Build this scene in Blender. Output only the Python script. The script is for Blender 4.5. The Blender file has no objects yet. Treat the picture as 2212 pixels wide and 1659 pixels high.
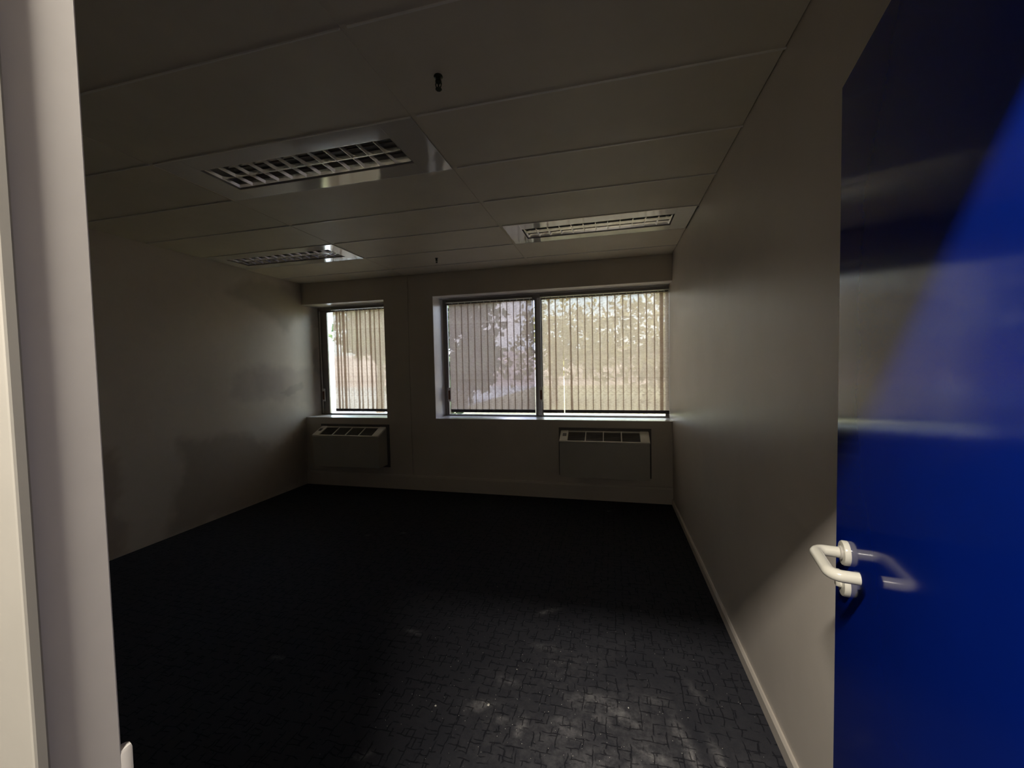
import bpy, bmesh, math, random
from mathutils import Matrix, Vector, noise

random.seed(7)
SC = bpy.context.scene
COL = SC.collection

# ------------------------------------------------------------------ camera
YAW, PITCH, ROLL, FPX = 0.2408, -0.0413, -0.0200, 869.84
CAM = Vector((3.781, 0.0, 1.434))
fw = Vector((-math.sin(YAW) * math.cos(PITCH), math.cos(YAW) * math.cos(PITCH), math.sin(PITCH)))
r0 = Vector((math.cos(YAW), math.sin(YAW), 0))
u0 = r0.cross(fw)
right = math.cos(ROLL) * r0 + math.sin(ROLL) * u0
up = -math.sin(ROLL) * r0 + math.cos(ROLL) * u0
cd = bpy.data.cameras.new('camera')
cd.sensor_width = 36.0
cd.lens = 36.0 * FPX / 2212.0
cd.clip_start = 0.02
cam = bpy.data.objects.new('camera', cd)
mw = Matrix.Identity(4)
for i in range(3):
    mw[i][0], mw[i][1], mw[i][2], mw[i][3] = right[i], up[i], -fw[i], CAM[i]
cam.matrix_world = mw
COL.objects.link(cam)
SC.camera = cam

# ------------------------------------------------------------------ view
SC.view_settings.view_transform = 'Standard'
SC.view_settings.look = 'None'
SC.view_settings.gamma = 1.0
SC.view_settings.use_curve_mapping = False
SC.view_settings.exposure = 0.0
SC.cycles.max_bounces = 12
SC.cycles.diffuse_bounces = 6
SC.cycles.transparent_max_bounces = 24
SC.cycles.use_denoising = True
SC.cycles.caustics_reflective = False

# ------------------------------------------------------------------ sky, sun, corridor lamp
world = bpy.data.worlds.new('sky')
SC.world = world
world.use_nodes = True
wn, wl = world.node_tree.nodes, world.node_tree.links
wn.clear()
wo = wn.new('ShaderNodeOutputWorld')
wb = wn.new('ShaderNodeBackground')
wt = wn.new('ShaderNodeTexCoord')
wno = wn.new('ShaderNodeTexNoise')
wno.inputs['Scale'].default_value = 3.0
wno.inputs['Detail'].default_value = 6.0
wr = wn.new('ShaderNodeValToRGB')
wr.color_ramp.elements[0].position = 0.42
wr.color_ramp.elements[0].color = (0.62, 0.80, 1.0, 1)
wr.color_ramp.elements[1].position = 0.62
wr.color_ramp.elements[1].color = (1.0, 1.0, 1.0, 1)
wl.new(wt.outputs['Generated'], wno.inputs['Vector'])
wl.new(wno.outputs['Fac'], wr.inputs['Fac'])
wl.new(wr.outputs['Color'], wb.inputs['Color'])
wb.inputs['Strength'].default_value = 10.2
wl.new(wb.outputs[0], wo.inputs['Surface'])

sd = bpy.data.lights.new('sun', 'SUN')
sd.energy = 8.0
sd.angle = math.radians(0.6)
sd.color = (1.0, 0.93, 0.80)
sun = bpy.data.objects.new('sun', sd)
sun.rotation_euler = Vector((0.35, 1.0, -0.85)).to_track_quat('-Z', 'Y').to_euler()
COL.objects.link(sun)

ld = bpy.data.lights.new('corridor_ceiling_lamp', 'AREA')
ld.shape = 'RECTANGLE'
ld.size, ld.size_y = 0.34, 0.07
ld.energy = 80.0
ld.color = (1.0, 0.93, 0.82)
lamp = bpy.data.objects.new('corridor_ceiling_lamp', ld)
lamp.location = (3.43, -0.275, 2.505)
COL.objects.link(lamp)

# ------------------------------------------------------------------ room numbers
W, H, D, REC = 4.388, 2.531, 4.344, 0.312
YG = D + REC                       # plane of the window frames
YD0, YD1 = 0.200, 0.262            # the thin partition with the doorway
Z0, Z1 = 0.850, 2.274              # window sill / head heights
XP0, XP1 = 1.155, 1.786            # pillar between the windows
L1, L2 = 2.960, 1.455              # main ceiling bars
ROW0, ROWD = 1.648, 0.474

# ------------------------------------------------------------------ helpers
def nm(name):
    m = bpy.data.materials.new(name)
    m.use_nodes = True
    m.node_tree.nodes.clear()
    return m, m.node_tree.nodes, m.node_tree.links

def setin(n, **kw):
    for k, v in kw.items():
        n.inputs[k.replace('_', ' ')].default_value = v

def pbr(name, color, rough=0.5, metal=0.0, spec=0.5, var=0.0, vscale=8.0, bump=0.0, bscale=200.0, coat=0.0, stretch=None):
    """Principled material with procedural colour variation and bump."""
    m, N, L = nm(name)
    o = N.new('ShaderNodeOutputMaterial')
    p = N.new('ShaderNodeBsdfPrincipled')
    L.new(p.outputs[0], o.inputs['Surface'])
    setin(p, Roughness=rough, Metallic=metal)
    p.inputs['Base Color'].default_value = (*color, 1)
    p.inputs['Specular IOR Level'].default_value = spec
    p.inputs['Coat Weight'].default_value = coat
    p.inputs['Coat Roughness'].default_value = 0.06
    tc = N.new('ShaderNodeTexCoord')
    vec = tc.outputs['Object']
    if stretch:
        mp = N.new('ShaderNodeMapping')
        mp.inputs['Scale'].default_value = stretch
        L.new(vec, mp.inputs['Vector'])
        vec = mp.outputs['Vector']
    if var:
        n = N.new('ShaderNodeTexNoise')
        setin(n, Scale=vscale, Detail=5.0, Roughness=0.6)
        L.new(vec, n.inputs['Vector'])
        r = N.new('ShaderNodeMapRange')
        r.inputs['From Min'].default_value = 0.3
        r.inputs['From Max'].default_value = 0.7
        r.inputs['To Min'].default_value = 1 - var
        r.inputs['To Max'].default_value = 1 + var
        L.new(n.outputs['Fac'], r.inputs['Value'])
        mx = N.new('ShaderNodeVectorMath')
        mx.operation = 'SCALE'
        mx.inputs[0].default_value = color
        L.new(r.outputs[0], mx.inputs['Scale'])
        L.new(mx.outputs[0], p.inputs['Base Color'])
    if bump:
        n2 = N.new('ShaderNodeTexNoise')
        setin(n2, Scale=bscale, Detail=3.0)
        L.new(vec, n2.inputs['Vector'])
        b = N.new('ShaderNodeBump')
        setin(b, Strength=bump, Distance=0.002)
        L.new(n2.outputs['Fac'], b.inputs['Height'])
        L.new(b.outputs[0], p.inputs['Normal'])
    return m

class MB:
    def __init__(self):
        self.bm = bmesh.new()
    def box(self, x0, x1, y0, y1, z0, z1, mat=None, bevel=0.0):
        tmp = bmesh.new()
        vs = [tmp.verts.new((x, y, z)) for x in (x0, x1) for y in (y0, y1) for z in (z0, z1)]
        for f in ((0, 1, 3, 2), (4, 6, 7, 5), (0, 4, 5, 1), (2, 3, 7, 6), (0, 2, 6, 4), (1, 5, 7, 3)):
            tmp.faces.new([vs[i] for i in f])
        if bevel:
            bmesh.ops.bevel(tmp, geom=list(tmp.edges), offset=bevel, segments=2, affect='EDGES', profile=0.5)
        bmesh.ops.recalc_face_normals(tmp, faces=tmp.faces[:])
        self._merge(tmp, mat)
        return self
    def _merge(self, tmp, mat=None):
        if mat is not None:
            bmesh.ops.transform(tmp, matrix=mat, verts=tmp.verts[:])
        me = bpy.data.meshes.new('tmp')
        tmp.to_mesh(me)
        tmp.free()
        self.bm.from_mesh(me)
        bpy.data.meshes.remove(me)
    def lathe(self, prof, seg=28, mat=None, cap=True):
        """prof: list of (radius, z); axis is local Z."""
        tmp = bmesh.new()
        rings = []
        for r, z in prof:
            rings.append([tmp.verts.new((r * math.cos(2 * math.pi * i / seg), r * math.sin(2 * math.pi * i / seg), z)) for i in range(seg)])
        for a, b in zip(rings, rings[1:]):
            for i in range(seg):
                tmp.faces.new((a[i], a[(i + 1) % seg], b[(i + 1) % seg], b[i]))
        if cap:
            tmp.faces.new(rings[0][::-1])
            tmp.faces.new(rings[-1])
        bmesh.ops.recalc_face_normals(tmp, faces=tmp.faces[:])
        self._merge(tmp, mat)
        return self
    def tube(self, pts, rad, seg=20, cap=True):
        tmp = bmesh.new()
        pts = [Vector(p) for p in pts]
        rings = []
        prev = None
        for i, p in enumerate(pts):
            if i == 0:
                t = pts[1] - pts[0]
            elif i == len(pts) - 1:
                t = pts[-1] - pts[-2]
            else:
                t = (pts[i + 1] - pts[i]).normalized() + (pts[i] - pts[i - 1]).normalized()
            t.normalize()
            if prev is None:
                a = t.orthogonal().normalized()
            else:
                a = (prev - t * prev.dot(t)).normalized()
            prev = a
            b = t.cross(a)
            R = rad[i] if isinstance(rad, (list, tuple)) else rad
            rings.append([tmp.verts.new(p + R * (math.cos(2 * math.pi * k / seg) * a + math.sin(2 * math.pi * k / seg) * b)) for k in range(seg)])
        for a, b in zip(rings, rings[1:]):
            for i in range(seg):
                tmp.faces.new((a[i], a[(i + 1) % seg], b[(i + 1) % seg], b[i]))
        if cap:
            tmp.faces.new(rings[0][::-1])
            tmp.faces.new(rings[-1])
        bmesh.ops.recalc_face_normals(tmp, faces=tmp.faces[:])
        self._merge(tmp)
        return self
    def poly_prism(self, pts, axis, a0, a1, bevel=0.0):
        """pts in the two other axes (cyclic order), extruded along axis from a0 to a1."""
        tmp = bmesh.new()
        def mk(p, a):
            c = list(p)
            c.insert(axis, a)
            return tmp.verts.new(c)
        A = [mk(p, a0) for p in pts]
        B = [mk(p, a1) for p in pts]
        tmp.faces.new(A)
        tmp.faces.new(B[::-1])
        n = len(pts)
        for i in range(n):
            tmp.faces.new((A[i], B[i], B[(i + 1) % n], A[(i + 1) % n]))
        if bevel:
            bmesh.ops.bevel(tmp, geom=list(tmp.edges), offset=bevel, segments=2, affect='EDGES')
        bmesh.ops.recalc_face_normals(tmp, faces=tmp.faces[:])
        self._merge(tmp)
        return self
    def build(self, name, m, parent=None, smooth=False, local=None):
        me = bpy.data.meshes.new(name)
        if local is not None:
            bmesh.ops.translate(self.bm, vec=-Vector(local), verts=self.bm.verts[:])
        self.bm.to_mesh(me)
        self.bm.free()
        me.materials.append(m)
        if smooth:
            for p in me.polygons:
                p.use_smooth = True
            try:
                me.set_sharp_from_angle(angle=math.radians(35))
            except Exception:
                pass
        o = bpy.data.objects.new(name, me)
        COL.objects.link(o)
        if local is not None:
            o.location = local
        if parent is not None:
            o.parent = parent
            if local is None:
                o.matrix_parent_inverse = Matrix.Identity(4)
        return o

def tag(o, label=None, cat=None, group=None, kind=None):
    if label: o['label'] = label
    if cat: o['category'] = cat
    if group: o['group'] = group
    if kind: o['kind'] = kind
    return o

def empty(name, loc=(0, 0, 0), rz=0.0):
    o = bpy.data.objects.new(name, None)
    COL.objects.link(o)
    o.location = loc
    o.rotation_euler = (0, 0, rz)
    o.empty_display_size = 0.1
    return o

def copy_tree(o, parent=None):
    c = o.copy()
    COL.objects.link(c)
    c.parent = parent
    for ch in [x for x in COL.objects if x.parent == o]:
        copy_tree(ch, c)
    return c

# ------------------------------------------------------------------ materials
M = {}
WALLC = (0.585, 0.53, 0.465)
M['wall'] = pbr('wall_paint', WALLC, rough=0.38, spec=0.5, var=0.05, vscale=2.2, bump=0.12, bscale=160)
M['wall_back'] = pbr('back_wall_paint', (0.56, 0.51, 0.43), rough=0.5, spec=0.4, var=0.05, vscale=2.5, bump=0.10, bscale=140)
M['ceil'] = pbr('ceiling_tile', (0.62, 0.57, 0.47), rough=0.55, spec=0.4, var=0.05, vscale=3.0, bump=0.08, bscale=300)
M['grid'] = pbr('ceiling_bar', (0.82, 0.80, 0.74), rough=0.22, spec=0.7, var=0.04)
M['white'] = pbr('white_gloss', (0.72, 0.69, 0.62), rough=0.16, spec=0.55, var=0.03, vscale=5)
M['frame_paint'] = pbr('door_frame_paint', (0.70, 0.66, 0.62), rough=0.28, spec=0.5, var=0.05, vscale=6, bump=0.05, bscale=90)
M['sill'] = pbr('sill_paint', (0.84, 0.81, 0.80), rough=0.25, spec=0.5, var=0.05, vscale=7)
M['alu'] = pbr('window_aluminium', (0.30, 0.28, 0.26), rough=0.35, metal=0.6, spec=0.5, var=0.06)
M['alu_light'] = pbr('light_aluminium', (0.62, 0.62, 0.63), rough=0.3, metal=0.5, var=0.05)
M['lumi'] = pbr('luminaire_enamel', (0.60, 0.58, 0.54), rough=0.10, spec=0.9, var=0.02, coat=0.6)
M['louvre'] = pbr('louvre_metal', (0.85, 0.84, 0.81), rough=0.20, metal=0.92, var=0.08, vscale=14)
M['tube'] = pbr('tube_glass', (0.80, 0.80, 0.78), rough=0.15, var=0.02)
M['dark'] = pbr('dark_recess', (0.03, 0.028, 0.025), rough=0.7, var=0.1)
M['heater'] = pbr('heater_enamel', (0.40, 0.385, 0.33), rough=0.35, var=0.04, vscale=4)
M['heater_cap'] = pbr('heater_cap_plastic', (0.66, 0.64, 0.56), rough=0.3, var=0.04)
M['backing'] = pbr('heater_backing', (0.12, 0.11, 0.10), rough=0.7, var=0.15)
M['handle'] = pbr('handle_nylon', (0.60, 0.575, 0.49), rough=0.16, spec=0.6, var=0.02)
M['handle_dim'] = pbr('handle_plate', (0.40, 0.38, 0.34), rough=0.3, var=0.03)
M['brown'] = pbr('brown_latch', (0.16, 0.07, 0.03), rough=0.4, var=0.1)
M['sprinkler'] = pbr('sprinkler_bronze', (0.025, 0.03, 0.015), rough=0.4, metal=0.4, var=0.15)
M['weight'] = pbr('slat_weight_pocket', (0.055, 0.045, 0.045), rough=0.8, var=0.1)
M['rail'] = pbr('headrail', (0.14, 0.13, 0.12), rough=0.4, metal=0.3, var=0.05)
M['hook'] = pbr('carrier_hook', (0.75, 0.74, 0.70), rough=0.3, var=0.03)
M['crumb'] = pbr('plaster_crumb', (0.80, 0.78, 0.70), rough=0.8, var=0.1)
M['chrome'] = pbr('latch_steel', (0.6, 0.6, 0.6), rough=0.2, metal=1.0, var=0.05)
M['corridor_floor'] = pbr('corridor_floor', (0.06, 0.06, 0.07), rough=0.9, var=0.2)
M['facade'] = pbr('outer_wall', (0.45, 0.40, 0.35), rough=0.8, var=0.1)
M['grass'] = pbr('lawn', (0.30, 0.26, 0.13), rough=0.9, var=0.35, vscale=1.2)
M['paving'] = pbr('paving', (0.62, 0.62, 0.64), rough=0.8, var=0.1, vscale=2)
M['pale_building'] = pbr('pale_render', (0.75, 0.60, 0.58), rough=0.8, var=0.08)
M['bark'] = pbr('bark', (0.12, 0.085, 0.06), rough=0.9, var=0.2)

def blue_door():
    m = pbr('blue_gloss_paint', (0.001, 0.011, 0.155), rough=0.11, spec=0.13, var=0.07, vscale=3, bump=0.02, bscale=26, coat=0.0)
    return m
M['door'] = blue_door()

def glass(name, tint, spec=0.06):
    m, N, L = nm(name)
    o = N.new('ShaderNodeOutputMaterial')
    t = N.new('ShaderNodeBsdfTransparent')
    t.inputs['Color'].default_value = (*tint, 1)
    g = N.new('ShaderNodeBsdfGlossy')
    g.inputs['Roughness'].default_value = 0.02
    fr = N.new('ShaderNodeFresnel')
    fr.inputs['IOR'].default_value = 1.45
    mx = N.new('ShaderNodeMixShader')
    L.new(fr.outputs[0], mx.inputs['Fac'])
    L.new(t.outputs[0], mx.inputs[1])
    L.new(g.outputs[0], mx.inputs[2])
    L.new(mx.outputs[0], o.inputs['Surface'])
    return m
M['glass'] = glass('clear_glass', (0.92, 0.94, 0.93))
M['glass_tint'] = glass('tinted_glass', (0.66, 0.67, 0.74))

def fabric():
    """Woven see-through blind fabric: translucent threads with open weave."""
    m, N, L = nm('blind_fabric')
    o = N.new('ShaderNodeOutputMaterial')
    tc = N.new('ShaderNodeTexCoord')
    mp = N.new('ShaderNodeMapping')
    mp.inputs['Scale'].default_value = (22, 22, 60)
    L.new(tc.outputs['Object'], mp.inputs['Vector'])
    n = N.new('ShaderNodeTexNoise')
    setin(n, Scale=1.1, Detail=6.0, Roughness=0.75, Distortion=1.5)
    L.new(mp.outputs[0], n.inputs['Vector'])
    rmp = N.new('ShaderNodeMapRange')
    for k, v in zip(('From Min', 'From Max', 'To Min', 'To Max'), (0.35, 0.68, 0.0, 1.0)):
        rmp.inputs[k].default_value = v
    L.new(n.outputs['Fac'], rmp.inputs['Value'])
    col = N.new('ShaderNodeMix')
    col.data_type = 'RGBA'
    L.new(rmp.outputs[0], col.inputs['Factor'])
    col.inputs['A'].default_value = (0.40, 0.30, 0.23, 1)
    col.inputs['B'].default_value = (0.80, 0.64, 0.535, 1)
    d = N.new('ShaderNodeBsdfDiffuse')
    d.inputs['Color'].default_value = (0.30, 0.25, 0.22, 1)
    tl = N.new('ShaderNodeBsdfTranslucent')
    L.new(col.outputs['Result'], tl.inputs['Color'])
    tr = N.new('ShaderNodeBsdfTransparent')
    tr.inputs['Color'].default_value = (1.0, 0.95, 0.88, 1)
    m1 = N.new('ShaderNodeMixShader')
    m1.inputs['Fac'].default_value = FAB_TL
    L.new(d.outputs[0], m1.inputs[1])
    L.new(tl.outputs[0], m1.inputs[2])
    f2 = N.new('ShaderNodeMapRange')
    f2.inputs['To Min'].default_value = FAB_TR[0]
    f2.inputs['To Max'].default_value = FAB_TR[1]
    L.new(rmp.outputs[0], f2.inputs['Value'])
    m2 = N.new('ShaderNodeMixShader')
    L.new(f2.outputs[0], m2.inputs['Fac'])
    L.new(m1.outputs[0], m2.inputs[1])
    L.new(tr.outputs[0], m2.inputs[2])
    L.new(m2.outputs[0], o.inputs['Surface'])
    return m
FAB_TL, FAB_TR = 0.60, (0.015, 0.14)
M['fabric'] = fabric()

def carpet():
    m, N, L = nm('carpet_pattern')
    o = N.new('ShaderNodeOutputMaterial')
    p = N.new('ShaderNodeBsdfPrincipled')
    L.new(p.outputs[0], o.inputs['Surface'])
    setin(p, Roughness=0.95)
    p.inputs['Specular IOR Level'].default_value = 0.02
    tc = N.new('ShaderNodeTexCoord')
    # gently wobbling coordinates
    wob = N.new('ShaderNodeTexNoise')
    setin(wob, Scale=16.0, Detail=3.0)
    L.new(tc.outputs['Object'], wob.inputs['Vector'])
    sub = N.new('ShaderNodeVectorMath'); sub.operation = 'SUBTRACT'
    sub.inputs[1].default_value = (0.5, 0.5, 0.5)
    L.new(wob.outputs['Color'], sub.inputs[0])
    scl = N.new('ShaderNodeVectorMath'); scl.operation = 'SCALE'
    scl.inputs['Scale'].default_value = 0.030
    L.new(sub.outputs[0], scl.inputs[0])
    add = N.new('ShaderNodeVectorMath'); add.operation = 'ADD'
    L.new(tc.outputs['Object'], add.inputs[0])
    L.new(scl.outputs[0], add.inputs[1])
    def lines(rot, w, h, seed, thr):
        mp = N.new('ShaderNodeMapping')
        mp.inputs['Rotation'].default_value = (0, 0, rot)
        mp.inputs['Location'].default_value = (seed * 0.37, seed * 0.21, 0)
        L.new(add.outputs[0], mp.inputs['Vector'])
        b = N.new('ShaderNodeTexBrick')
        b.inputs['Color1'].default_value = (0, 0, 0, 1)
        b.inputs['Color2'].default_value = (0, 0, 0, 1)
        b.inputs['Mortar'].default_value = (1, 1, 1, 1)
        setin(b, Scale=1.0)
        b.inputs['Mortar Size'].default_value = 0.0030
        b.inputs['Mortar Smooth'].default_value = 0.35
        b.inputs['Brick Width'].default_value = w
        b.inputs['Row Height'].default_value = h
        b.offset = 0.5
        L.new(mp.outputs[0], b.inputs['Vector'])
        nz = N.new('ShaderNodeTexNoise')
        setin(nz, Scale=17.0, Detail=1.0)
        mp2 = N.new('ShaderNodeMapping')
        mp2.inputs['Location'].default_value = (seed * 3.1, seed, seed)
        L.new(tc.outputs['Object'], mp2.inputs['Vector'])
        L.new(mp2.outputs[0], nz.inputs['Vector'])
        mr = N.new('ShaderNodeMapRange')
        for k, v in zip(('From Min', 'From Max', 'To Min', 'To Max'), (thr, thr + 0.05, 0.0, 1.0)):
            mr.inputs[k].default_value = v
        L.new(nz.outputs['Fac'], mr.inputs['Value'])
        mu = N.new('ShaderNodeMath'); mu.operation = 'MULTIPLY'
        L.new(b.outputs['Color'], mu.inputs[0])
        L.new(mr.outputs[0], mu.inputs[1])
        return mu.outputs[0]
    a = lines(0.0, 0.085, 0.044, 1.0, 0.475)
    b = lines(math.pi / 2, 0.092, 0.046, 2.3, 0.485)
    mxm = N.new('ShaderNodeMath'); mxm.operation = 'MAXIMUM'
    L.new(a, mxm.inputs[0]); L.new(b, mxm.inputs[1])
    # pile speckle
    pile = N.new('ShaderNodeTexNoise')
    setin(pile, Scale=420.0, Detail=2.0)
    L.new(tc.outputs['Object'], pile.inputs['Vector'])
    pr = N.new('ShaderNodeMapRange')
    pr.inputs['To Min'].default_value = 0.72
    pr.inputs['To Max'].default_value = 1.28
    L.new(pile.outputs['Fac'], pr.inputs['Value'])
    base = N.new('ShaderNodeVectorMath'); base.operation = 'SCALE'
    base.inputs[0].default_value = (0.038, 0.0385, 0.046)
    L.new(pr.outputs[0], base.inputs['Scale'])
    # plaster dust rubbed into the pile: broad haze and brighter smears
    at = N.new('ShaderNodeAttribute'); at.attribute_name = 'dust'
    dn = N.new('ShaderNodeTexNoise')
    setin(dn, Scale=24.0, Detail=8.0, Roughness=0.72)
    L.new(tc.outputs['Object'], dn.inputs['Vector'])
    dr = N.new('ShaderNodeMapRange')
    for k, v in zip(('From Min', 'From Max', 'To Min', 'To Max'), (0.40, 0.74, 0.15, 1.3)):
        dr.inputs[k].default_value = v
    L.new(dn.outputs['Fac'], dr.inputs['Value'])
    dm = N.new('ShaderNodeMath'); dm.operation = 'MULTIPLY'; dm.use_clamp = True
    L.new(at.outputs['Fac'], dm.inputs[0]); L.new(dr.outputs[0], dm.inputs[1])
    mixd = N.new('ShaderNodeMix'); mixd.data_type = 'RGBA'
    L.new(dm.outputs[0], mixd.inputs['Factor'])
    L.new(base.outputs[0], mixd.inputs['A'])
    mixd.inputs['B'].default_value = (0.30, 0.29, 0.29, 1)
    mixl = N.new('ShaderNodeMix'); mixl.data_type = 'RGBA'
    lm = N.new('ShaderNodeMath'); lm.operation = 'MULTIPLY'; lm.inputs[1].default_value = 0.72
    L.new(mxm.outputs[0], lm.inputs[0])
    L.new(lm.outputs[0], mixl.inputs['Factor'])
    L.new(mixd.outputs['Result'], mixl.inputs['A'])
    mixl.inputs['B'].default_value = (0.012, 0.012, 0.016, 1)
    L.new(mixl.outputs['Result'], p.inputs['Base Color'])
    bp = N.new('ShaderNodeBump')
    setin(bp, Strength=0.35, Distance=0.003)
    L.new(pile.outputs['Fac'], bp.inputs['Height'])
    L.new(bp.outputs[0], p.inputs['Normal'])
    return m
M['carpet'] = carpet()

def stained_shaded():
    m, N, L = nm('stained_wall_paint')
    o = N.new('ShaderNodeOutputMaterial')
    p = N.new('ShaderNodeBsdfPrincipled')
    L.new(p.outputs[0], o.inputs['Surface'])
    setin(p, Roughness=0.42)
    p.inputs['Specular IOR Level'].default_value = 0.45
    at = N.new('ShaderNodeAttribute'); at.attribute_name = 'stain'
    tc = N.new('ShaderNodeTexCoord')
    n = N.new('ShaderNodeTexNoise')
    setin(n, Scale=9.0, Detail=6.0, Roughness=0.6)
    L.new(tc.outputs['Object'], n.inputs['Vector'])
    r = N.new('ShaderNodeMapRange')
    r.inputs['To Min'].default_value = 0.93
    r.inputs['To Max'].default_value = 1.07
    L.new(n.outputs['Fac'], r.inputs['Value'])
    sc = N.new('ShaderNodeVectorMath'); sc.operation = 'SCALE'
    L.new(at.outputs['Color'], sc.inputs[0])
    L.new(r.outputs[0], sc.inputs['Scale'])
    L.new(sc.outputs[0], p.inputs['Base Color'])
    b = N.new('ShaderNodeBump')
    setin(b, Strength=0.15, Distance=0.002)
    n2 = N.new('ShaderNodeTexNoise'); setin(n2, Scale=120.0)
    L.new(tc.outputs['Object'], n2.inputs['Vector'])
    L.new(n2.outputs['Fac'], b.inputs['Height'])
    L.new(b.outputs[0], p.inputs['Normal'])
    return m
M['stained'] = stained_shaded()
M['stop_paint'] = pbr('door_stop_paint', (0.34, 0.32, 0.285), rough=0.35, var=0.05)
M['corridor'] = pbr('corridor_paint', (0.42, 0.41, 0.40), rough=0.5, var=0.03)

def leaf_mat(name, c1, c2):
    m, N, L = nm(name)
    o = N.new('ShaderNodeOutputMaterial')
    tc = N.new('ShaderNodeTexCoord')
    n = N.new('ShaderNodeTexNoise'); setin(n, Scale=1.3, Detail=4.0)
    L.new(tc.outputs['Object'], n.inputs['Vector'])
    r = N.new('ShaderNodeValToRGB')
    r.color_ramp.elements[0].position = 0.38
    r.color_ramp.elements[0].color = (*c1, 1)
    r.color_ramp.elements[1].position = 0.62
    r.color_ramp.elements[1].color = (*c2, 1)
    L.new(n.outputs['Fac'], r.inputs['Fac'])
    d = N.new('ShaderNodeBsdfDiffuse'); t = N.new('ShaderNodeBsdfTranslucent')
    L.new(r.outputs[0], d.inputs['Color']); L.new(r.outputs[0], t.inputs['Color'])
    mx = N.new('ShaderNodeMixShader'); mx.inputs['Fac'].default_value = 0.35
    L.new(d.outputs[0], mx.inputs[1]); L.new(t.outputs[0], mx.inputs[2])
    L.new(mx.outputs[0], o.inputs['Surface'])
    return m
M['leaf_yellow'] = leaf_mat('yellow_green_leaves', (0.16, 0.15, 0.05), (0.50, 0.44, 0.20))
M['leaf_green'] = leaf_mat('green_leaves', (0.06, 0.09, 0.04), (0.28, 0.32, 0.17))

# ================================================================== setting
def struct(mb, name, m, parent=None, **k):
    o = mb.build(name, m, parent, **k)
    if parent is None:
        o['kind'] = 'structure'
    return o

# ---- floor with dust attribute
SMEARS = [  # x, y, half length, half width, angle (deg), strength
    (3.41, 2.28, .060, .016, 35, .75), (3.31, 1.72, .055, .02, -20, .45), (2.72, 1.95, .05, .012, -15, .7),
    (3.44, 1.98, .06, .02, -10, .4), (3.80, 1.66, .10, .03, -30, .6), (3.66, 1.70, .07, .035, 10, .6), (3.72, 1.62, .06, .02, -25, .5),
    (3.24, 1.585, .035, .012, 0, .95), (3.22, 1.56, .05, .03, 20, .5), (3.42, 1.50, .016, .045, -8, .95),
    (4.02, 1.62, .02, .07, 12, .5), (4.06, 1.50, .018, .12, 10, .85), (4.16, 1.50, .016, .10, 14, .8), (4.10, 1.36, .012, .09, 8, .7),
    (3.92, 1.50, .07, .025, -20, .65), (3.86, 1.42, .03, .06, 10, .45), (4.13, 1.83, .015, .06, 20, .4), (3.95, 1.75, .06, .02, 0, .35),
    (3.60, 1.55, .05, .05, 0, .4), (3.70, 1.40, .09, .05, 15, .45), (3.33, 1.52, .04, .02, 0, .35), (2.14, 1.62, .03, .01, 10, .7),
    (2.0, 3.15, .02, .008, 10, .8), (1.72, 3.05, .02, .006, 10, .8), (3.75, 4.02, .02, .008, 0, .9), (2.87, 1.26, .03, .012, 30, .6)]
def dust(x, y):
    v = 0.0
    for sx, sy, a, b, ang, s in SMEARS:
        dx, dy = x - sx, y - sy
        if abs(dx) > 0.3 or abs(dy) > 0.3:
            continue
        c, n = math.cos(math.radians(ang)), math.sin(math.radians(ang))
        uu, vv = (dx * c + dy * n) / a, (-dx * n + dy * c) / b
        d2 = uu * uu + vv * vv
        v += s * math.exp(-d2 * 1.1)
    hz = math.exp(-(((x - 3.72) / 0.55) ** 2 + ((y - 1.45) / 0.55) ** 2))
    v += 0.26 * hz * (0.6 + 0.8 * noise.noise(Vector((x * 5, y * 5, 0))))
    return max(0.0, min(1.0, v))
fb = bmesh.new()
xs = [i * 0.0195 for i in range(int(W / 0.0195) + 1)] + [W]
ys = [YD0 - 0.02 + j * 0.0195 for j in range(int((D - YD0 + 0.02) / 0.0195) + 1)] + [D]
G = [[fb.verts.new((x, y, 0)) for x in xs] for y in ys]
for j in range(len(ys) - 1):
    for i in range(len(xs) - 1):
        fb.faces.new((G[j][i], G[j][i + 1], G[j + 1][i + 1], G[j + 1][i]))
fme = bpy.data.meshes.new('floor')
fb.to_mesh(fme); fb.free()
att = fme.attributes.new('dust', 'FLOAT', 'POINT')
for i, v in enumerate(fme.vertices):
    att.data[i].value = dust(v.co.x, v.co.y)
fme.materials.append(M['carpet'])
fl = bpy.data.objects.new('floor', fme)
COL.objects.link(fl)
fl['kind'] = 'structure'
mb = MB(); mb.box(-0.2, W + 0.2, YD0 - 0.02, D + 0.3, -0.22, -0.002)
struct(mb, 'floor_slab', M['facade'])

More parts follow.
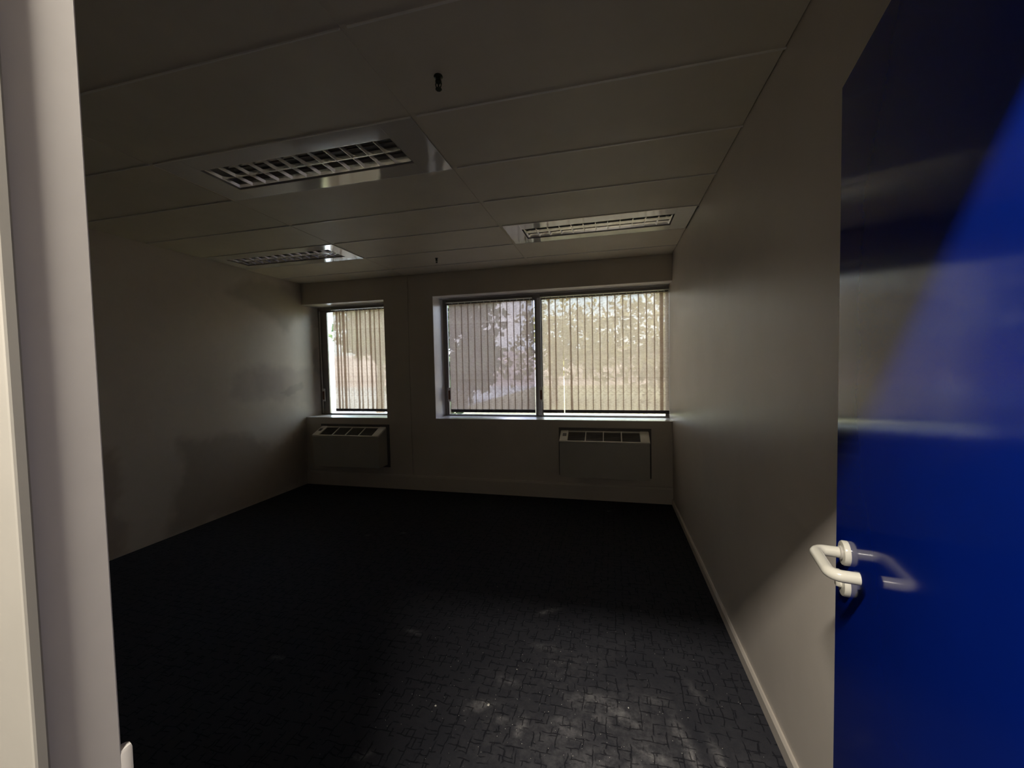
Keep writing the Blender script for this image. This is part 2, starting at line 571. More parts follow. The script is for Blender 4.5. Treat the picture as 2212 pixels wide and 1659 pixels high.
# ---- left wall: stained, patched paint and painted-in window-head shade, carried by the mesh
def inpoly(y, z, P):
    c = False
    j = len(P) - 1
    for i in range(len(P)):
        if ((P[i][1] > z) != (P[j][1] > z)) and (y < (P[j][0] - P[i][0]) * (z - P[i][1]) / (P[j][1] - P[i][1]) + P[i][0]):
            c = not c
        j = i
    return c
def pdist(y, z, P):
    best = 9
    for i in range(len(P)):
        ay, az = P[i - 1]; by, bz = P[i]
        dy, dz = by - ay, bz - az
        t = max(0, min(1, ((y - ay) * dy + (z - az) * dz) / (dy * dy + dz * dz + 1e-12)))
        best = min(best, math.hypot(y - ay - t * dy, z - az - t * dz))
    return best if inpoly(y, z, P) else -best
PATCHES = [  # polygon in (y, z), colour factor, edge softness, raggedness
    ([(3.30, 2.25), (3.70, 2.13), (3.93, 2.02), (4.00, 1.95), (4.03, 1.90), (4.12, 1.91), (4.14, 2.00), (4.22, 2.08), (4.30, 2.10), (4.36, 2.18), (4.34, 2.45), (3.60, 2.45)], (0.72, 0.72, 0.70), 0.06, 0.02),  # shade from the window head, painted in as a darker wedge
    ([(3.42, 1.46), (3.75, 1.54), (3.90, 1.49), (4.40, 1.47), (4.66, 1.40), (4.70, 0.92), (4.40, 0.98), (4.00, 1.10), (3.50, 1.14), (3.30, 1.20)], (0.78, 0.77, 0.80), 0.055, 0.03),
    ([(3.60, 1.44), (4.00, 1.43), (4.02, 1.22), (3.62, 1.22)], (0.90, 0.88, 0.88), 0.04, 0.03),
    ([(3.96, 1.20), (4.30, 1.30), (4.32, 1.24), (4.05, 1.12)], (0.80, 0.80, 0.80), 0.015, 0.02),
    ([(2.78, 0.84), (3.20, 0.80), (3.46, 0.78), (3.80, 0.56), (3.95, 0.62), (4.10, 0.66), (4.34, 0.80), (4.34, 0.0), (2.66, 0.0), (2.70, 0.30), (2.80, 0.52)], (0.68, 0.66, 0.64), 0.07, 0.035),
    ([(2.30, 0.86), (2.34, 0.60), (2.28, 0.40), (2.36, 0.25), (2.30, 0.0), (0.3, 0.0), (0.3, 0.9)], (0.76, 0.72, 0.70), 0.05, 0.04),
    ([(4.52, 1.72), (4.60, 1.74), (4.64, 1.40), (4.50, 1.42)], (0.75, 0.75, 0.78), 0.015, 0.02),
    ([(4.42, 2.20), (4.62, 2.22), (4.60, 2.02), (4.46, 2.04)], (0.80, 0.80, 0.80), 0.03, 0.03),
]
wbm = bmesh.new()
st = 0.02
ny, nz = int((YG - YD1) / st), int(2.62 / st)
Gy = [YD1 + (YG - YD1) * j / ny for j in range(ny + 1)]
Gz = [-0.1 + 2.72 * k / nz for k in range(nz + 1)]
GG = [[wbm.verts.new((0, y, z)) for y in Gy] for z in Gz]
for k in range(nz):
    for j in range(ny):
        wbm.faces.new((GG[k][j], GG[k][j + 1], GG[k + 1][j + 1], GG[k + 1][j]))
bmesh.ops.recalc_face_normals(wbm, faces=wbm.faces[:])
wme = bpy.data.meshes.new('wall_left')
wbm.to_mesh(wme); wbm.free()
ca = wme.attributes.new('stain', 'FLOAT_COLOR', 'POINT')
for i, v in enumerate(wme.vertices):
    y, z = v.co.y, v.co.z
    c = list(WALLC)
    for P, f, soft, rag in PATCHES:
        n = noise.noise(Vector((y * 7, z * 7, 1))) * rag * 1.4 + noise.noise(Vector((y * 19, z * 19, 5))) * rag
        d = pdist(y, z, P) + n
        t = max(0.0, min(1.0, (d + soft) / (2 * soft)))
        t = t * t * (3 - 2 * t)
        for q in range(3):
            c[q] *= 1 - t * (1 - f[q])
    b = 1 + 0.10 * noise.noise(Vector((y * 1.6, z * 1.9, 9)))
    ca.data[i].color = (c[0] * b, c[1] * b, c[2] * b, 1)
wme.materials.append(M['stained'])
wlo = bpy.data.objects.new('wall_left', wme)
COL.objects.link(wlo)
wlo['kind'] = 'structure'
struct(MB().box(-0.16, -0.004, -1.7, YG + 0.02, -0.2, 2.95), 'wall_left_core', M['facade'])

# ---- right wall
struct(MB().box(W, W + 0.15, YD1 - 0.06, YG + 0.02, -0.2, 2.95), 'wall_right', M['wall'])
# ---- back wall: one mesh of joined panels with an open joint at the ceiling bar
mb = MB()
XJ = 1.472
Ye = YG + 0.03
mb.box(0.0, XJ - 0.0015, D, Ye, 0.0, Z0)
mb.box(XJ + 0.0015, W, D, Ye, 0.0, Z0)
mb.box(0.0, XJ - 0.0015, D, Ye, Z1, 2.95)
mb.box(XJ + 0.0015, W, D, Ye, Z1, 2.95)
mb.box(XP0, XJ - 0.0015, D, Ye, Z0, Z1)
mb.box(XJ + 0.0015, XP1, D, Ye, Z0, Z1)
mb.box(XJ - 0.01, XJ + 0.01, D + 0.012, Ye - 0.01, 0.0, 2.95)
struct(mb, 'wall_back', M['wall_back'])

# ---- partition with the doorway (hinge side next to the right wall)
XJL, XJR, DH = 3.336, 4.150, 2.045
mb = MB()
mb.box(0.0, XJL - 0.055, YD0 + 0.004, YD1 - 0.004, -0.1, 2.95)
mb.box(XJR + 0.05, W, YD0 + 0.004, YD1 - 0.004, -0.1, 2.95)
mb.box(XJL - 0.055, XJR + 0.05, YD0 + 0.004, YD1 - 0.004, DH + 0.05, 2.95)
struct(mb, 'wall_front', M['wall'])
# door frame: rebated lining, the stop stands proud of it
df = MB()
df.box(XJL - 0.055, XJL, YD0 + 0.0095, YD1, 0.0, DH + 0.05, bevel=0.0015)
df.box(XJR, XJR + 0.05, YD0 + 0.0095, YD1, 0.0, DH + 0.05, bevel=0.0015)
df.box(XJL - 0.050, XJR + 0.045, YD0 + 0.0097, YD1 - 0.0003, DH, DH + 0.05, bevel=0.0015)
dfo = struct(df, 'trim_1', M['frame_paint'])
ds = MB()
ds.box(XJL - 0.055, XJL + 0.012, YD0, YD0 + 0.0095, 0.0, DH + 0.05, bevel=0.002)
ds.box(XJR - 0.012, XJR + 0.05, YD0, YD0 + 0.0095, 0.0, DH + 0.05, bevel=0.002)
ds.box(XJL + 0.0125, XJR - 0.0125, YD0 + 0.0003, YD0 + 0.0092, DH - 0.012, DH + 0.05, bevel=0.002)
struct(ds, 'door_stop', M['stop_paint'], dfo)
# painted lip of the strike plate on the latch jamb
sp = MB()
sp.box(XJL - 0.010, XJL + 0.0006, YD1 - 0.004, YD1 + 0.010, 0.955, 1.086, bevel=0.0045)
struct(sp, 'strike_plate', M['frame_paint'], dfo, smooth=True)

# ---- corridor shell behind the camera
struct(MB().box(-0.16, W + 1.2, -1.55, -1.40, -0.2, 2.95), 'wall_corridor', M['corridor'])
struct(MB().box(W + 0.85, W + 1.0, -1.40, YD1, -0.2, 2.95), 'wall_corridor_end', M['corridor'])
struct(MB().box(W, W + 0.85, YD0 + 0.004, YD1 - 0.004, -0.2, 2.95), 'wall_corridor_side', M['corridor'])
struct(MB().box(-0.2, W + 1.4, -1.85, YD0 - 0.02, -0.2, 0.0), 'floor_corridor', M['corridor_floor'])
struct(MB().box(-0.004, W + 1.3, -1.70, YD0 + 0.004, 2.53, 2.56), 'ceiling_corridor', M['ceil'])
struct(MB().box(-0.3, W + 1.5, -1.95, YG + 0.20, 2.95, 3.10), 'roof_slab', M['facade'])

# ---- ceiling: lay-in panels and bars
mb = MB()
bars_main = [L2, L1]
cols = [(0.0, L2 - 0.001), (L2 + 0.001, L1 - 0.001), (L1 + 0.001, W)]
rows = [(ROW0 + ROWD * k, ROW0 + ROWD * (k + 1)) for k in range(-3, 6)]
LUM = {(1, 3): 0, (0, 6): 1, (2, 6): 2}     # (column, row) holding a luminaire
for r, (ya, yb) in enumerate(rows):
    ya, yb = max(ya, YD1), min(yb, D - 0.010)
    for c, (xa, xb) in enumerate(cols):
        if (c, r) in LUM:
            continue
        x0 = xa + (0.011 if c else 0.006)
        x1 = xb - (0.011 if c < 2 else 0.004)
        mb.box(x0, x1, ya + 0.0015, yb - 0.0015, H + 0.002, H + 0.014, bevel=0.001)
ceil = struct(mb, 'ceiling', M['ceil'])
for x in bars_main:
    b = MB().box(x - 0.0125, x + 0.0125, YD1, D - 0.002, H + 0.0045, H + 0.0075).box(x - 0.003, x + 0.003, YD1, D - 0.002, H + 0.0055, H + 0.04)
    struct(b, 'grid_bar', M['ceil'], ceil)
for r, (ya, yb) in enumerate(rows):
    if ya > YD1:
        b = MB()
        for c, (xa, xb) in enumerate(cols):
            b.box(xa + 0.013, xb - 0.013 if c < 2 else xb, ya - 0.0028, ya + 0.0028, H - 0.0035, H + 0.004, bevel=0.0005)
        struct(b, 'cross_bar', M['grid'], ceil)

# ---- skirtings
sk = MB().poly_prism([(D, 0.0), (D - 0.022, 0.0), (D - 0.022, 0.150), (D - 0.016, 0.172), (D, 0.172)], 0, 0.0, W)
struct(sk, 'baseboard_back', M['wall_back'])
sk = MB().poly_prism([(W, 0.0), (W - 0.013, 0.0), (W - 0.013, 0.050), (W - 0.006, 0.060), (W, 0.060)], 1, YD1 + 0.05, D - 0.022)
# prism axis 1: the profile is (x, z)
struct(sk, 'baseboard_right', M['wall'])

# ================================================================== windows
def window(name, xa, xb, mull, tints, dark_left=0.05):
    root = MB()
    y0, y1 = YG - 0.03, YG + 0.03
    fb_, ft, fs = 0.016, 0.045, 0.030
    z0, z1 = Z0, Z1
    root.box(xa, xb, y0, y1, z0, z0 + fb_, bevel=0.002)
    root.box(xa, xb, y0, y1, z1 - ft, z1, bevel=0.002)
    root.box(xa, xa + fs, y0, y1, z0 + fb_, z1 - ft, bevel=0.002)
    root.box(xb - 0.018, xb, y0, y1, z0 + fb_, z1 - ft, bevel=0.002)
    w = struct(root, name, M['alu'])
    edges = [xa + fs]
    for m_ in mull:
        mm = MB().box(m_ - 0.012, m_ + 0.030, y0 - 0.014, y0 + 0.02, z0 + fb_, z1 - ft, bevel=0.003)
        struct(mm, 'mullion', M['alu_light'], w)
        mm = MB().box(m_ - 0.034, m_ - 0.0125, y0 - 0.006, y0 + 0.02, z0 + fb_, z1 - ft, bevel=0.002)
        struct(mm, 'mullion_cover', M['alu'], w)
        edges += [m_ - 0.034, m_ + 0.03]
    edges += [xb - 0.018]
    for k in range(0, len(edges), 2):
        a, b = edges[k], edges[k + 1]
        s = MB()
        zz0, zz1 = z0 + fb_, z1 - ft
        sl = dark_left if k == 0 else 0.012
        s.box(a, a + sl, YG - 0.015, YG + 0.015, zz0, zz1, bevel=0.002)
        s.box(b - 0.012, b, YG - 0.015, YG + 0.015, zz0, zz1, bevel=0.002)
        s.box(a + sl, b - 0.012, YG - 0.015, YG + 0.015, zz1 - 0.02, zz1, bevel=0.002)
        s.box(a + sl, b - 0.012, YG - 0.015, YG + 0.015, zz0, zz0 + 0.004)
        so = struct(s, 'sash', M['alu'], w)
        g = MB().box(a + sl - 0.004, b - 0.008, YG - 0.003, YG - 0.0025, zz0, zz1 - 0.016)
        struct(g, 'pane', M[tints[k // 2]], w)
    return w
w1 = window('window_1', XP1, W, [2.972], ['glass_tint', 'glass'], 0.022)
w2 = window('window_2', 0.0, XP0, [], ['glass'], 0.095)
struct(MB().box(0.030, 0.037, YG - 0.036, YG - 0.029, Z0 + 0.02, Z1 - 0.046, bevel=0.001), 'frame_bead', M['hook'], w2)
# window boards and painted reveals
struct(MB().box(XP1, W, D + 0.002, YG - 0.03, Z0, Z0 + 0.003), 'sill', M['sill'], w1)
struct(MB().box(0.0, XP0, D + 0.002, YG - 0.03, Z0, Z0 + 0.003), 'sill', M['sill'], w2)
struct(MB().box(XP1, XP1 + 0.003, D + 0.002, YG - 0.03, Z0 + 0.003, Z1 - 0.003), 'reveal', M['sill'], w1)
struct(MB().box(XP1, W, D + 0.002, YG - 0.03, Z1 - 0.003, Z1), 'soffit', M['sill'], w1)
struct(MB().box(0.0, XP0, D + 0.002, YG - 0.03, Z1 - 0.003, Z1), 'soffit', M['sill'], w2)

def sash_catch(x, y, parent):
    t = MB().box(x - 0.022, x + 0.022, y - 0.010, y, 1.03, 1.20, bevel=0.004)
    o = struct(t, 'catch', M['hook'], parent)
    t = MB().box(x - 0.010, x + 0.014, y - 0.020, y - 0.009, 1.055, 1.165, bevel=0.003)
    t2 = struct(t, 'catch_lever', M['brown'], o)
sash_catch(0.055, YG - 0.031, w2)
sash_catch(1.852, YG - 0.031, w1)
sash_catch(2.995, YG - 0.045, w1)

# ================================================================== vertical blinds
YB = D + 0.215
ZB0, ZB1 = 0.905, 2.200
def slat_mesh(xc, wd, tilt, twist=0.0, shift=0.0, zb=ZB0):
    """One hanging fabric slat: slightly bowed strip, with optional twist and sideways drift towards the bottom."""
    bm = bmesh.new()
    nu, nv = 6, 26
    rows_ = []
    for j in range(nv + 1):
        t = j / nv
        z = zb + 0.034 + (ZB1 - zb - 0.034) * t
        a = tilt + twist * math.sin(math.pi * (1 - t)) ** 2
        off = shift * (1 - t)
        row = []
        for i in range(nu + 1):
            u = (i / nu - 0.5)
            bow = 0.0020 * (1 - 4 * u * u)
            x = u * wd * math.cos(a) + off
            y = u * wd * math.sin(a) - bow
            row.append(bm.verts.new((x, y, z)))
        rows_.append(row)
    for a_, b_ in zip(rows_, rows_[1:]):
        for i in range(nu):
            bm.faces.new((a_[i], a_[i + 1], b_[i + 1], b_[i]))
    me = bpy.data.meshes.new('slat')
    bm.to_mesh(me); bm.free()
    for p in me.polygons:
        p.use_smooth = True
    me.materials.append(M['fabric'])
    o = bpy.data.objects.new('slat', me)
    COL.objects.link(o)
    o.location = (xc, 0, 0)
    # pocket with its weight
    w = MB()
    w.box(-wd / 2, wd / 2, -0.0035, 0.0015, zb, zb + 0.036, bevel=0.001)
    wo_ = w.build('bottom_weight', M['weight'], o)
    wo_.rotation_euler = (0, 0, tilt)
    wo_.location = (shift, 0, 0)
    h = MB()
    h.box(-0.007, 0.007, -0.003, 0.003, ZB1 - 0.006, ZB1 + 0.012, bevel=0.001)
    h.tube([(0, 0, ZB1 + 0.010), (0, -0.004, ZB1 + 0.020), (0, 0, ZB1 + 0.030)], 0.003, seg=8)
    h.build('carrier_hook', M['hook'], o)
    return o

def blind(x0, x1, slats, label):
    root = empty('vertical_blind', ((x0 + x1) / 2, YB, 0))
    tag(root, label, 'window blind', 'vertical blinds in the two windows')
    cx = (x0 + x1) / 2
    r = MB()
    r.box(x0 - cx, x1 - cx, -0.018, 0.022, ZB1 + 0.020, Z1 - 0.022, bevel=0.003)
    r.build('headrail', M['rail'], root)
    lip = MB()
    lip.box(x0 - cx, x1 - cx, -0.022, -0.017, ZB1 + 0.017, ZB1 + 0.025)
    lip.build('rail_lip', M['hook'], root)
    for (xc, wd, tilt, tw, sh) in slats:
        s = slat_mesh(xc - cx, wd, tilt, tw, sh)
        s.parent = root
    return root
T0 = math.radians(-7)
# left pane of the big window
sl = []
n = 13
a, b = 1.900, 2.908
for i in range(n):
    x = a + 0.040 + i * 0.0797
    x = min(x, b - 0.019)
    sl.append((x, 0.0940, T0 + random.uniform(-.02, .02), 0, 0))
blind(1.868, 2.918, sl, 'greyish vertical blind covering the left pane of the wide window')
sl = []
for i in range(17):
    x = 3.062 + i * 0.0812
    if i == 0:
        x += 0.012
    x = min(x, 4.338)
    tw = 0
    sh = 0
    if i == 3:
        sh = 0.016
    if i == 2:
        sh = -0.002
        x -= 0.004
    sl.append((x, 0.0940, T0 + random.uniform(-.02, .02), tw, sh))
blind(3.008, 4.384, sl, 'bright cream vertical blind filling the right pane, beside the right wall')
# narrow window: slats stand at uneven angles
sl = []
STARTS = [275, 315, 365, 405, 465, 530, 590, 640, 710, 770, 830, 893]
ENDS = [340, 380, 435, 470, 531, 612, 655, 720, 790, 840, 905, 968]
for c0, c1 in zip(STARTS, ENDS):
    # sight-line position of the slat in the blind's plane, and the turn that gives its apparent width
    xm = 0.318 + ((c0 + c1) / 2 - 307) * 0.00108
    k = abs((xm - CAM.x) / (YB - CAM.y))
    wa = min(0.0885, (c1 - c0) * 0.00108 + 0.002)
    best = min((abs(0.089 * (math.cos(math.radians(q)) + k * math.sin(math.radians(q))) - wa), q) for q in range(-40, 6))[1]
    sl.append((xm, 0.089, math.radians(best), 0, 0))
blind(0.275, 1.150, [s for s in sl if s[0] < 1.12], 'narrow vertical blind with uneven slats in the small left window')

# ================================================================== ceiling luminaires
def luminaire(cx, cy, wx, label):
    """Recessed two-tube louvre light, wx = width of its panel."""
    root = empty('ceiling_light', (cx, cy, H))
    tag(root, label, 'ceiling light', 'recessed louvre lights, switched off')
    hx, hy = wx / 2, ROWD / 2 - 0.003
    ax, ay = 0.572, 0.122
    dx = 0.0
    f = MB()
    z0, z1 = -0.003, 0.004
    f.box(-hx, -ax, -hy, hy, z0, z1, bevel=0.001)
    f.box(ax, hx, -hy, hy, z0, z1, bevel=0.001)
    f.box(-ax, ax, -hy, -ay, z0, z1, bevel=0.001)
    f.box(-ax, ax, ay, hy, z0, z1, bevel=0.001)
    f.build('trim_panel', M['lumi'], root)
    h = MB()
    t = 0.0015
    h.box(-ax - 0.02, ax + 0.02, -ay - 0.02, ay + 0.02, 0.100, 0.102)
    h.box(-ax - 0.02, -ax - 0.018, -ay - 0.02, ay + 0.02, z1, 0.100)
    h.box(ax + 0.018, ax + 0.02, -ay - 0.02, ay + 0.02, z1, 0.100)
    h.box(-ax - 0.018, ax + 0.018, -ay - 0.02, -ay - 0.018, z1, 0.100)
    h.box(-ax - 0.018, ax + 0.018, ay + 0.018, ay + 0.02, z1, 0.100)
    h.build('housing', M['white'], root)
    # louvre: side reflectors, centre spine, cross blades
    lx, ly = ax - 0.010, ay - 0.009
    l = MB()
    for s in (-1, 1):
        l.poly_prism([(s * ly, 0.004), (s * (ly - 0.004), 0.004), (s * (ly - 0.010), 0.030), (s * (ly - 0.006), 0.030)], 0, -lx, lx)
    l.poly_prism([(-0.0025, 0.004), (0.0025, 0.004), (0.005, 0.022), (-0.005, 0.022)], 0, -lx, lx)
    ncell = 12
    for k in range(ncell + 1):
        x = -lx + 2 * lx * k / ncell
        l.poly_prism([(x - 0.0012, 0.004), (x + 0.0012, 0.004), (x + 0.0055, 0.020), (x - 0.0055, 0.020)], 1, -ly + 0.004, ly - 0.004)
    # poly_prism axis 1 takes (x, z)
    for v in (0.0,):
        pass
    l.build('louvre', M['louvre'], root)
    # upper reflector
    rf = MB()
    for s in (-1, 1):
        c0 = s * 0.060
        pts = []
        for q in range(9):
            an = math.pi * q / 8
            pts.append((c0 + 0.054 * math.cos(an), 0.056 + 0.004 * math.sin(an)))
        pts2 = [(c0 + (p[0] - c0) * 0.97, p[1] - 0.0012) for p in pts[::-1]]
        rf.poly_prism(pts + pts2, 0, -lx, lx)
    rf.build('reflector', M['louvre'], root, smooth=True)
    for s in (-1, 1):
        tb = MB()
        tb.tube([(-lx + 0.03, s * 0.060, 0.046), (lx - 0.03, s * 0.060, 0.046)], 0.008, seg=16)
        to = tb.build('fluorescent_tube', M['tube'], root, smooth=True)
        for e in (-1, 1):
            MB().tube([(e * (lx - 0.032), s * 0.060, 0.046), (e * (lx - 0.004), s * 0.060, 0.046)], 0.0095, seg=16).build('lamp_holder', M['chrome'], to, smooth=True)
    return root
cyA = ROW0 + ROWD / 2
cyB = ROW0 + ROWD * 3.5
luminaire((L2 + L1) / 2, cyA, L1 - L2 - 0.026, 'large louvred ceiling light nearest the doorway')
luminaire(L2 - 0.013 - (L1 - L2 - 0.026) / 2 + 0.04, cyB, L1 - L2 - 0.106, 'louvred ceiling light in the far left corner against the left wall')
luminaire(L1 + 0.013 + 0.7025, cyB, 1.405, 'louvred ceiling light glowing with window reflections, by the right wall')

# ================================================================== sprinkler heads
def sprinkler(x, y, label, s=1.0):
    root = empty('sprinkler_head', (x, y, H))
    root.scale = (s, s, s)
    tag(root, label, 'sprinkler', 'sprinkler heads on the ceiling')
    MB().lathe([(0.0, 0.001), (0.016, 0.001), (0.017, -0.002), (0.011, -0.005), (0.0, -0.005)], cap=False).build('escutcheon', M['sprinkler'], root, smooth=True)
    b = MB().lathe([(0.010, -0.004), (0.010, -0.014), (0.0115, -0.016), (0.0115, -0.022), (0.007, -0.025), (0.004, -0.029)])
    for q in (-1, 1):
        b.tube([(q * 0.009, 0, -0.020), (q * 0.0115, 0, -0.029), (q * 0.009, 0, -0.039), (0, 0, -0.045)], 0.0022, seg=8)
    b.tube([(0, 0, -0.022), (0, 0, -0.043)], 0.0035, seg=8)
    b.build('nozzle_body', M['sprinkler'], root, smooth=True)
    MB().lathe([(0.003, -0.043), (0.011, -0.045), (0.012, -0.0475), (0.010, -0.050), (0.003, -0.050)]).build('deflector', M['sprinkler'], root, smooth=True)
    return root
sprinkler(3.163, 1.453, 'dark sprinkler head hanging from the ceiling panel nearer the doorway')
sprinkler(2.112, 3.759, 'tiny dark sprinkler head on the ceiling near the window wall', 0.9)

# ================================================================== convector heaters
def heater(cx, label):
    root = empty('wall_heater', (cx, D, 0.285))
    tag(root, label, 'heater', 'wall heaters under the windows')
    w, d = 0.446, 0.200
    zb, zf, zr = 0.0, 0.360, 0.458       # local heights: bottom, top of front casing, rear of sloping grille
    MB().box(-w - 0.030, w + 0.030, -0.014, -0.001, -0.03, zr + 0.03, bevel=0.002).build('back_plate', M['backing'], root)  # dark sheet wider than the casing, draws a dark outline around it
    c = MB().poly_prism([(-0.014, zb), (-d, zb), (-d, zf), (-0.014, zf + 0.082)], 0, -w, w, bevel=0.003)
    c.build('casing', M['heater'], root)
    # sloping top: frame, end caps, ribs and slotted grille, laid out along the slope
    ang = math.atan2(0.085, d - 0.014)
    Rm = Matrix.Translation((0, -d, zf)) @ Matrix.Rotation(ang, 4, 'X')
    sl_ = math.hypot(d - 0.014, 0.085)
    def sbox(mb_, x0, x1, s0, s1, h0, h1, bev=0.0):
        mb_.box(x0, x1, s0, s1, h0, h1, mat=Rm, bevel=bev)
    fr = MB()
    sbox(fr, -w, w, -0.004, 0.012, 0.002, 0.022, 0.003)
    sbox(fr, -w, w, sl_ - 0.022, sl_ - 0.006, 0.002, 0.020, 0.003)
    gx0, gx1 = -w + 0.082, w - 0.088
    for k in range(1, 4):
        x = gx0 + (gx1 - gx0) * k / 4
        sbox(fr, x - 0.005, x + 0.005, 0.008, sl_ - 0.010, 0.004, 0.019, 0.001)
    fr.build('grille_frame', M['heater_cap'], root)
    g = MB()
    sbox(g, gx0, gx1, 0.008, sl_ - 0.012, 0.001, 0.005)
    ns = 16
    for k in range(ns):
        s0 = 0.014 + (sl_ - 0.036) * k / ns
        sbox(g, gx0, gx1, s0, s0 + 0.0035, 0.004, 0.013)
    g.build('grille', M['backing'], root)
    for s, x0, x1 in ((-1, -w - 0.004, gx0), (1, gx1, w + 0.004)):
        ec = MB()
        sbox(ec, x0, x1, -0.006, sl_ - 0.004, 0.001, 0.026, 0.010)
        e = ec.build('end_cap', M['heater_cap'], root, smooth=True)
        if s == -1:
            kb = MB()
            sbox(kb, x0 + 0.028, x1 - 0.018, 0.085, 0.135, 0.0255, 0.029, 0.003)
            kb.build('control_flap', M['backing'], e)
    return root
heater(0.704, 'white wall heater with sloping grille under the narrow left window')
heater(3.704, 'white wall heater with sloping grille under the wide window, near the right wall')

# ================================================================== door leaf
ANG = math.radians(10)
LEN, THK = 0.826, 0.044
EX, EY = 4.287, 1.073
# local frame: origin at the hinge edge foot, +X along the leaf towards the latch edge, -Y is the wall side
hx, hy = EX - math.sin(ANG) * LEN, EY - math.cos(ANG) * LEN
door = empty('door_1', (hx, hy, 0), math.pi / 2 - ANG)
tag(door, kind='structure')
# in this frame the face towards the camera is +Y
MB().box(0.0, LEN, -THK, 0.0, 0.008, 2.040, bevel=0.0012).build('door_leaf', M['door'], door)
HZ, HS = 1.018, LEN - 0.074
def arc(p, q, r_, n=7):
    """rounded corner at q between p->q->r_ with radius R."""
    p, q, r_ = Vector(p), Vector(q), Vector(r_)
    R = 0.020
    a_ = (p - q).normalized(); b_ = (r_ - q).normalized()
    th = a_.angle(b_)
    dd = R / math.tan(th / 2)
    s_, e_ = q + a_ * dd, q + b_ * dd
    c_ = q + (a_ + b_).normalized() * (R / math.sin(th / 2))
    out = []
    for i in range(n + 1):
        t_ = i / n
        v_ = (s_ - c_).lerp(e_ - c_, t_)
        out.append(c_ + v_.normalized() * R)
    return out
A_, B_, C_, D_ = (HS, 0.008, HZ), (HS, 0.060, HZ), (HS - 0.120, 0.060, HZ), (HS - 0.120, 0.016, HZ)
path = [Vector(A_)] + arc(A_, B_, C_) + arc(B_, C_, D_) + [Vector(D_)]
hd = MB().tube(path, 0.0115, seg=28)
hdo = hd.build('lever_handle', M['handle'], door, smooth=True)
RX = Matrix.Translation((HS, 0, HZ)) @ Matrix.Rotation(-math.pi / 2, 4, 'X')
MB().lathe([(0.026, 0.0), (0.026, 0.008), (0.0245, 0.0105), (0.013, 0.0112)], mat=RX, seg=40).build('handle_rose', M['handle'], hdo, smooth=True)
MB().lathe([(0.0145, 0.0105), (0.0145, 0.014), (0.012, 0.0155)], mat=RX, seg=28).build('rose_collar', M['handle_dim'], hdo, smooth=True)
RX2 = Matrix.Translation((HS, 0, HZ - 0.068)) @ Matrix.Rotation(-math.pi / 2, 4, 'X')
eo = MB().lathe([(0.026, 0.0), (0.026, 0.008), (0.0245, 0.0105), (0.006, 0.0112)], mat=RX2, seg=40).build('lock_rose', M['handle'], door, smooth=True)
tt = MB().lathe([(0.009, 0.010), (0.009, 0.014), (0.007, 0.015)], mat=RX2, seg=20)
tt.box(HS - 0.006, HS + 0.006, 0.012, 0.021, HZ - 0.068 - 0.006, HZ - 0.068 + 0.030, bevel=0.002)
tt.build('thumb_turn', M['handle'], eo, smooth=True)
MB().box(LEN - 0.0005, LEN + 0.0012, -0.033, -0.011, HZ - 0.17, HZ + 0.05, bevel=0.0004).build('latch_plate', M['chrome'], door)

# ================================================================== crumbs on the carpet
def crumb_bm(bm, x, y, s):
    vs = []
    k = random.randint(5, 7)
    for i in range(k):
        a_ = 2 * math.pi * i / k
        rr = s * random.uniform(0.7, 1.2)
        vs.append(bm.verts.new((x + rr * math.cos(a_), y + rr * math.sin(a_), 0.0006)))
    tp = [bm.verts.new((v.co.x * 0.45 + x * 0.55 , v.co.y * 0.45 + y * 0.55, s * random.uniform(0.6, 1.0))) for v in vs]
    for i in range(k):
        bm.faces.new((vs[i], vs[(i + 1) % k], tp[(i + 1) % k], tp[i]))
    bm.faces.new(tp)
    bm.faces.new(vs[::-1])
cb = bmesh.new()
for i in range(330):
    x, y = random.gauss(3.55, 0.42), random.gauss(1.62, 0.36)
    if 2.6 < x < W - 0.04 and 1.0 < y < 2.5:
        crumb_bm(cb, x, y, random.choice([.0007, .0009, .0011, .0014]))
cme = bpy.data.meshes.new('plaster_dust')
cb.to_mesh(cme); cb.free()
cme.materials.append(M['crumb'])
cbo = bpy.data.objects.new('plaster_dust', cme)
COL.objects.link(cbo)
tag(cbo, 'tiny white plaster specks scattered over the dark carpet near the doorway', 'plaster dust', kind='stuff')
BIG = [(3.043, 1.526, .0045, 'pale plaster crumb by itself on the dark carpet left of the dusty smears'),
       (3.262, 1.578, .0060, 'plaster chip in the star-shaped dust smear on the carpet'),
       (3.84, 1.69, .0036, 'small bright plaster crumb on the carpet, beyond the long dust streaks'),
       (3.335, 1.80, .0032, 'small plaster crumb left of the bright smears, beyond the star-shaped smear')]
for x, y, s, lab in BIG:
    b2 = bmesh.new()
    crumb_bm(b2, 0, 0, s)
    me = bpy.data.meshes.new('plaster_crumb')
    b2.to_mesh(me); b2.free()
    me.materials.append(M['crumb'])
    o = bpy.data.objects.new('plaster_crumb', me)
    COL.objects.link(o)
    o.location = (x, y, 0)
    tag(o, lab, 'plaster crumb', 'plaster crumbs on the carpet')

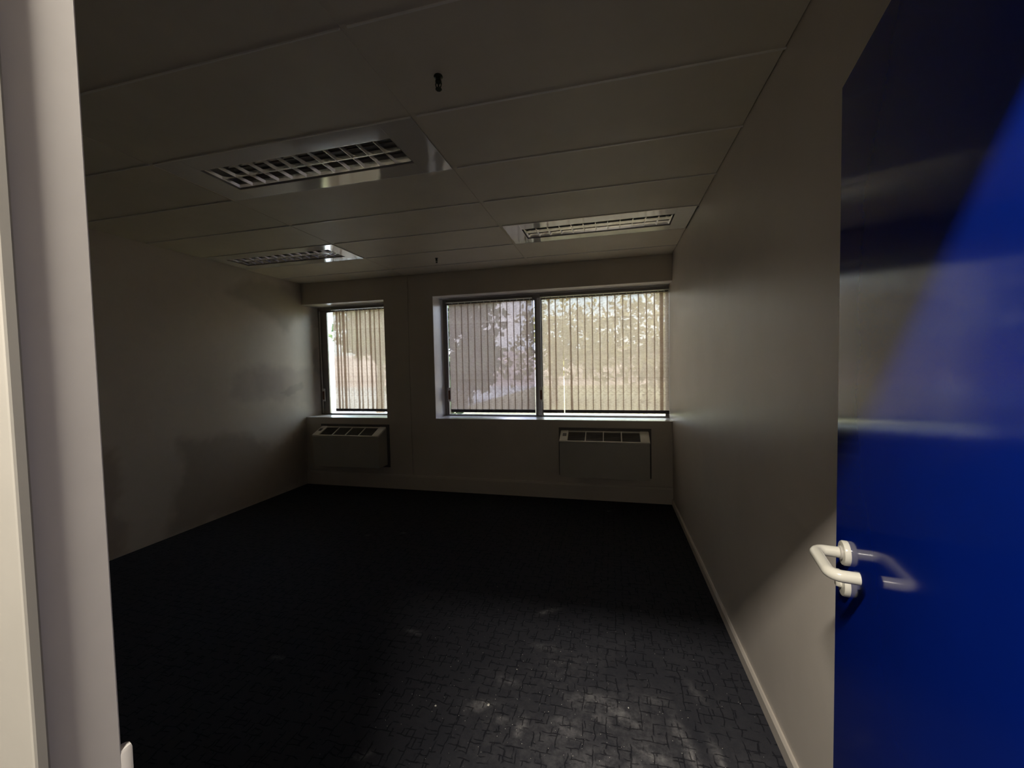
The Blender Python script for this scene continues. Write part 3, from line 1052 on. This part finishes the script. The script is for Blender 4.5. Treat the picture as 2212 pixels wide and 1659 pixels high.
# ================================================================== outside
GZ = -0.55
struct(MB().box(-40, 45, YG + 0.2, 90, GZ - 0.3, GZ), 'ground', M['grass'])
struct(MB().box(-0.3, W + 1.5, YG + 0.035, YG + 0.20, Z1 + 0.02, 3.1), 'wall_outer_head', M['facade'])
struct(MB().box(-40, -3.5, YG + 0.6, 60, GZ, GZ + 0.015), 'path', M['paving'])
def tree(x, y, rx, rz, zc, leaf, n, label, sz=0.16, seed=1):
    rnd = random.Random(seed)
    root = empty('tree', (x, y, GZ))
    tag(root, label, 'tree', 'trees beyond the windows')
    t = MB().tube([(0, 0, 0), (0.05, 0.05, zc * 0.5), (-0.05, 0, zc)], [0.20, 0.15, 0.08], seg=10)
    for q in range(5):
        a_ = q * 1.3
        t.tube([(0, 0, zc * 0.55), (rx * .3 * math.cos(a_), rx * .3 * math.sin(a_), zc * 0.8), (rx * .6 * math.cos(a_), rx * .6 * math.sin(a_), zc)], [0.07, 0.05, 0.02], seg=6)
    t.build('trunk', M['bark'], root, smooth=True)
    bm = bmesh.new()
    cl = []
    for i in range(26):
        while True:
            p = Vector((rnd.uniform(-1, 1), rnd.uniform(-1, 1), rnd.uniform(-1, 1)))
            if p.length < 1: break
        cl.append((Vector((p.x * rx, p.y * rx, zc + p.z * rz)), rnd.uniform(0.25, 0.5) * rx))
    for i in range(n):
        c_, r_ = rnd.choice(cl)
        v = Vector((rnd.gauss(0, 1), rnd.gauss(0, 1), rnd.gauss(0, 1))).normalized() * r_ * rnd.uniform(0.5, 1.0)
        c = c_ + v
        if c.z < 0.3: continue
        a_ = Vector((rnd.gauss(0, 1), rnd.gauss(0, 1), rnd.gauss(0, 1))).normalized()
        b_ = a_.orthogonal().normalized()
        s = sz * rnd.uniform(0.6, 1.3)
        bm.faces.new([bm.verts.new(c + a_ * s), bm.verts.new(c + b_ * s * .5), bm.verts.new(c - a_ * s), bm.verts.new(c - b_ * s * .5)])
    me = bpy.data.meshes.new('crown')
    bm.to_mesh(me); bm.free()
    me.materials.append(M[leaf])
    o = bpy.data.objects.new('crown', me)
    COL.objects.link(o)
    o.parent = root
    return root
tree(5.9, 14.0, 2.7, 2.0, 3.1, 'leaf_yellow', 2900, 'yellow-green sunlit tree seen through the right end of the wide blind', seed=3)
tree(0.9, 21.0, 2.6, 2.2, 3.0, 'leaf_yellow', 2600, 'sunlit tree seen through the middle of the wide window beside the mullion', seed=5)
tree(-1.7, 12.8, 1.9, 2.2, 3.0, 'leaf_green', 4200, 'darker green tree seen through the left pane of the wide window', seed=8)
tree(-6.6, 16.6, 1.7, 1.5, 3.9, 'leaf_green', 3600, 'green tree glimpsed through the bare glass strip of the small window', seed=11)
bd = MB().box(-34, 22, 42, 48, GZ, 3.2)
bo = bd.build('building', M['pale_building'])
tag(bo, 'pale pinkish low building faintly visible far behind the blinds', 'building')
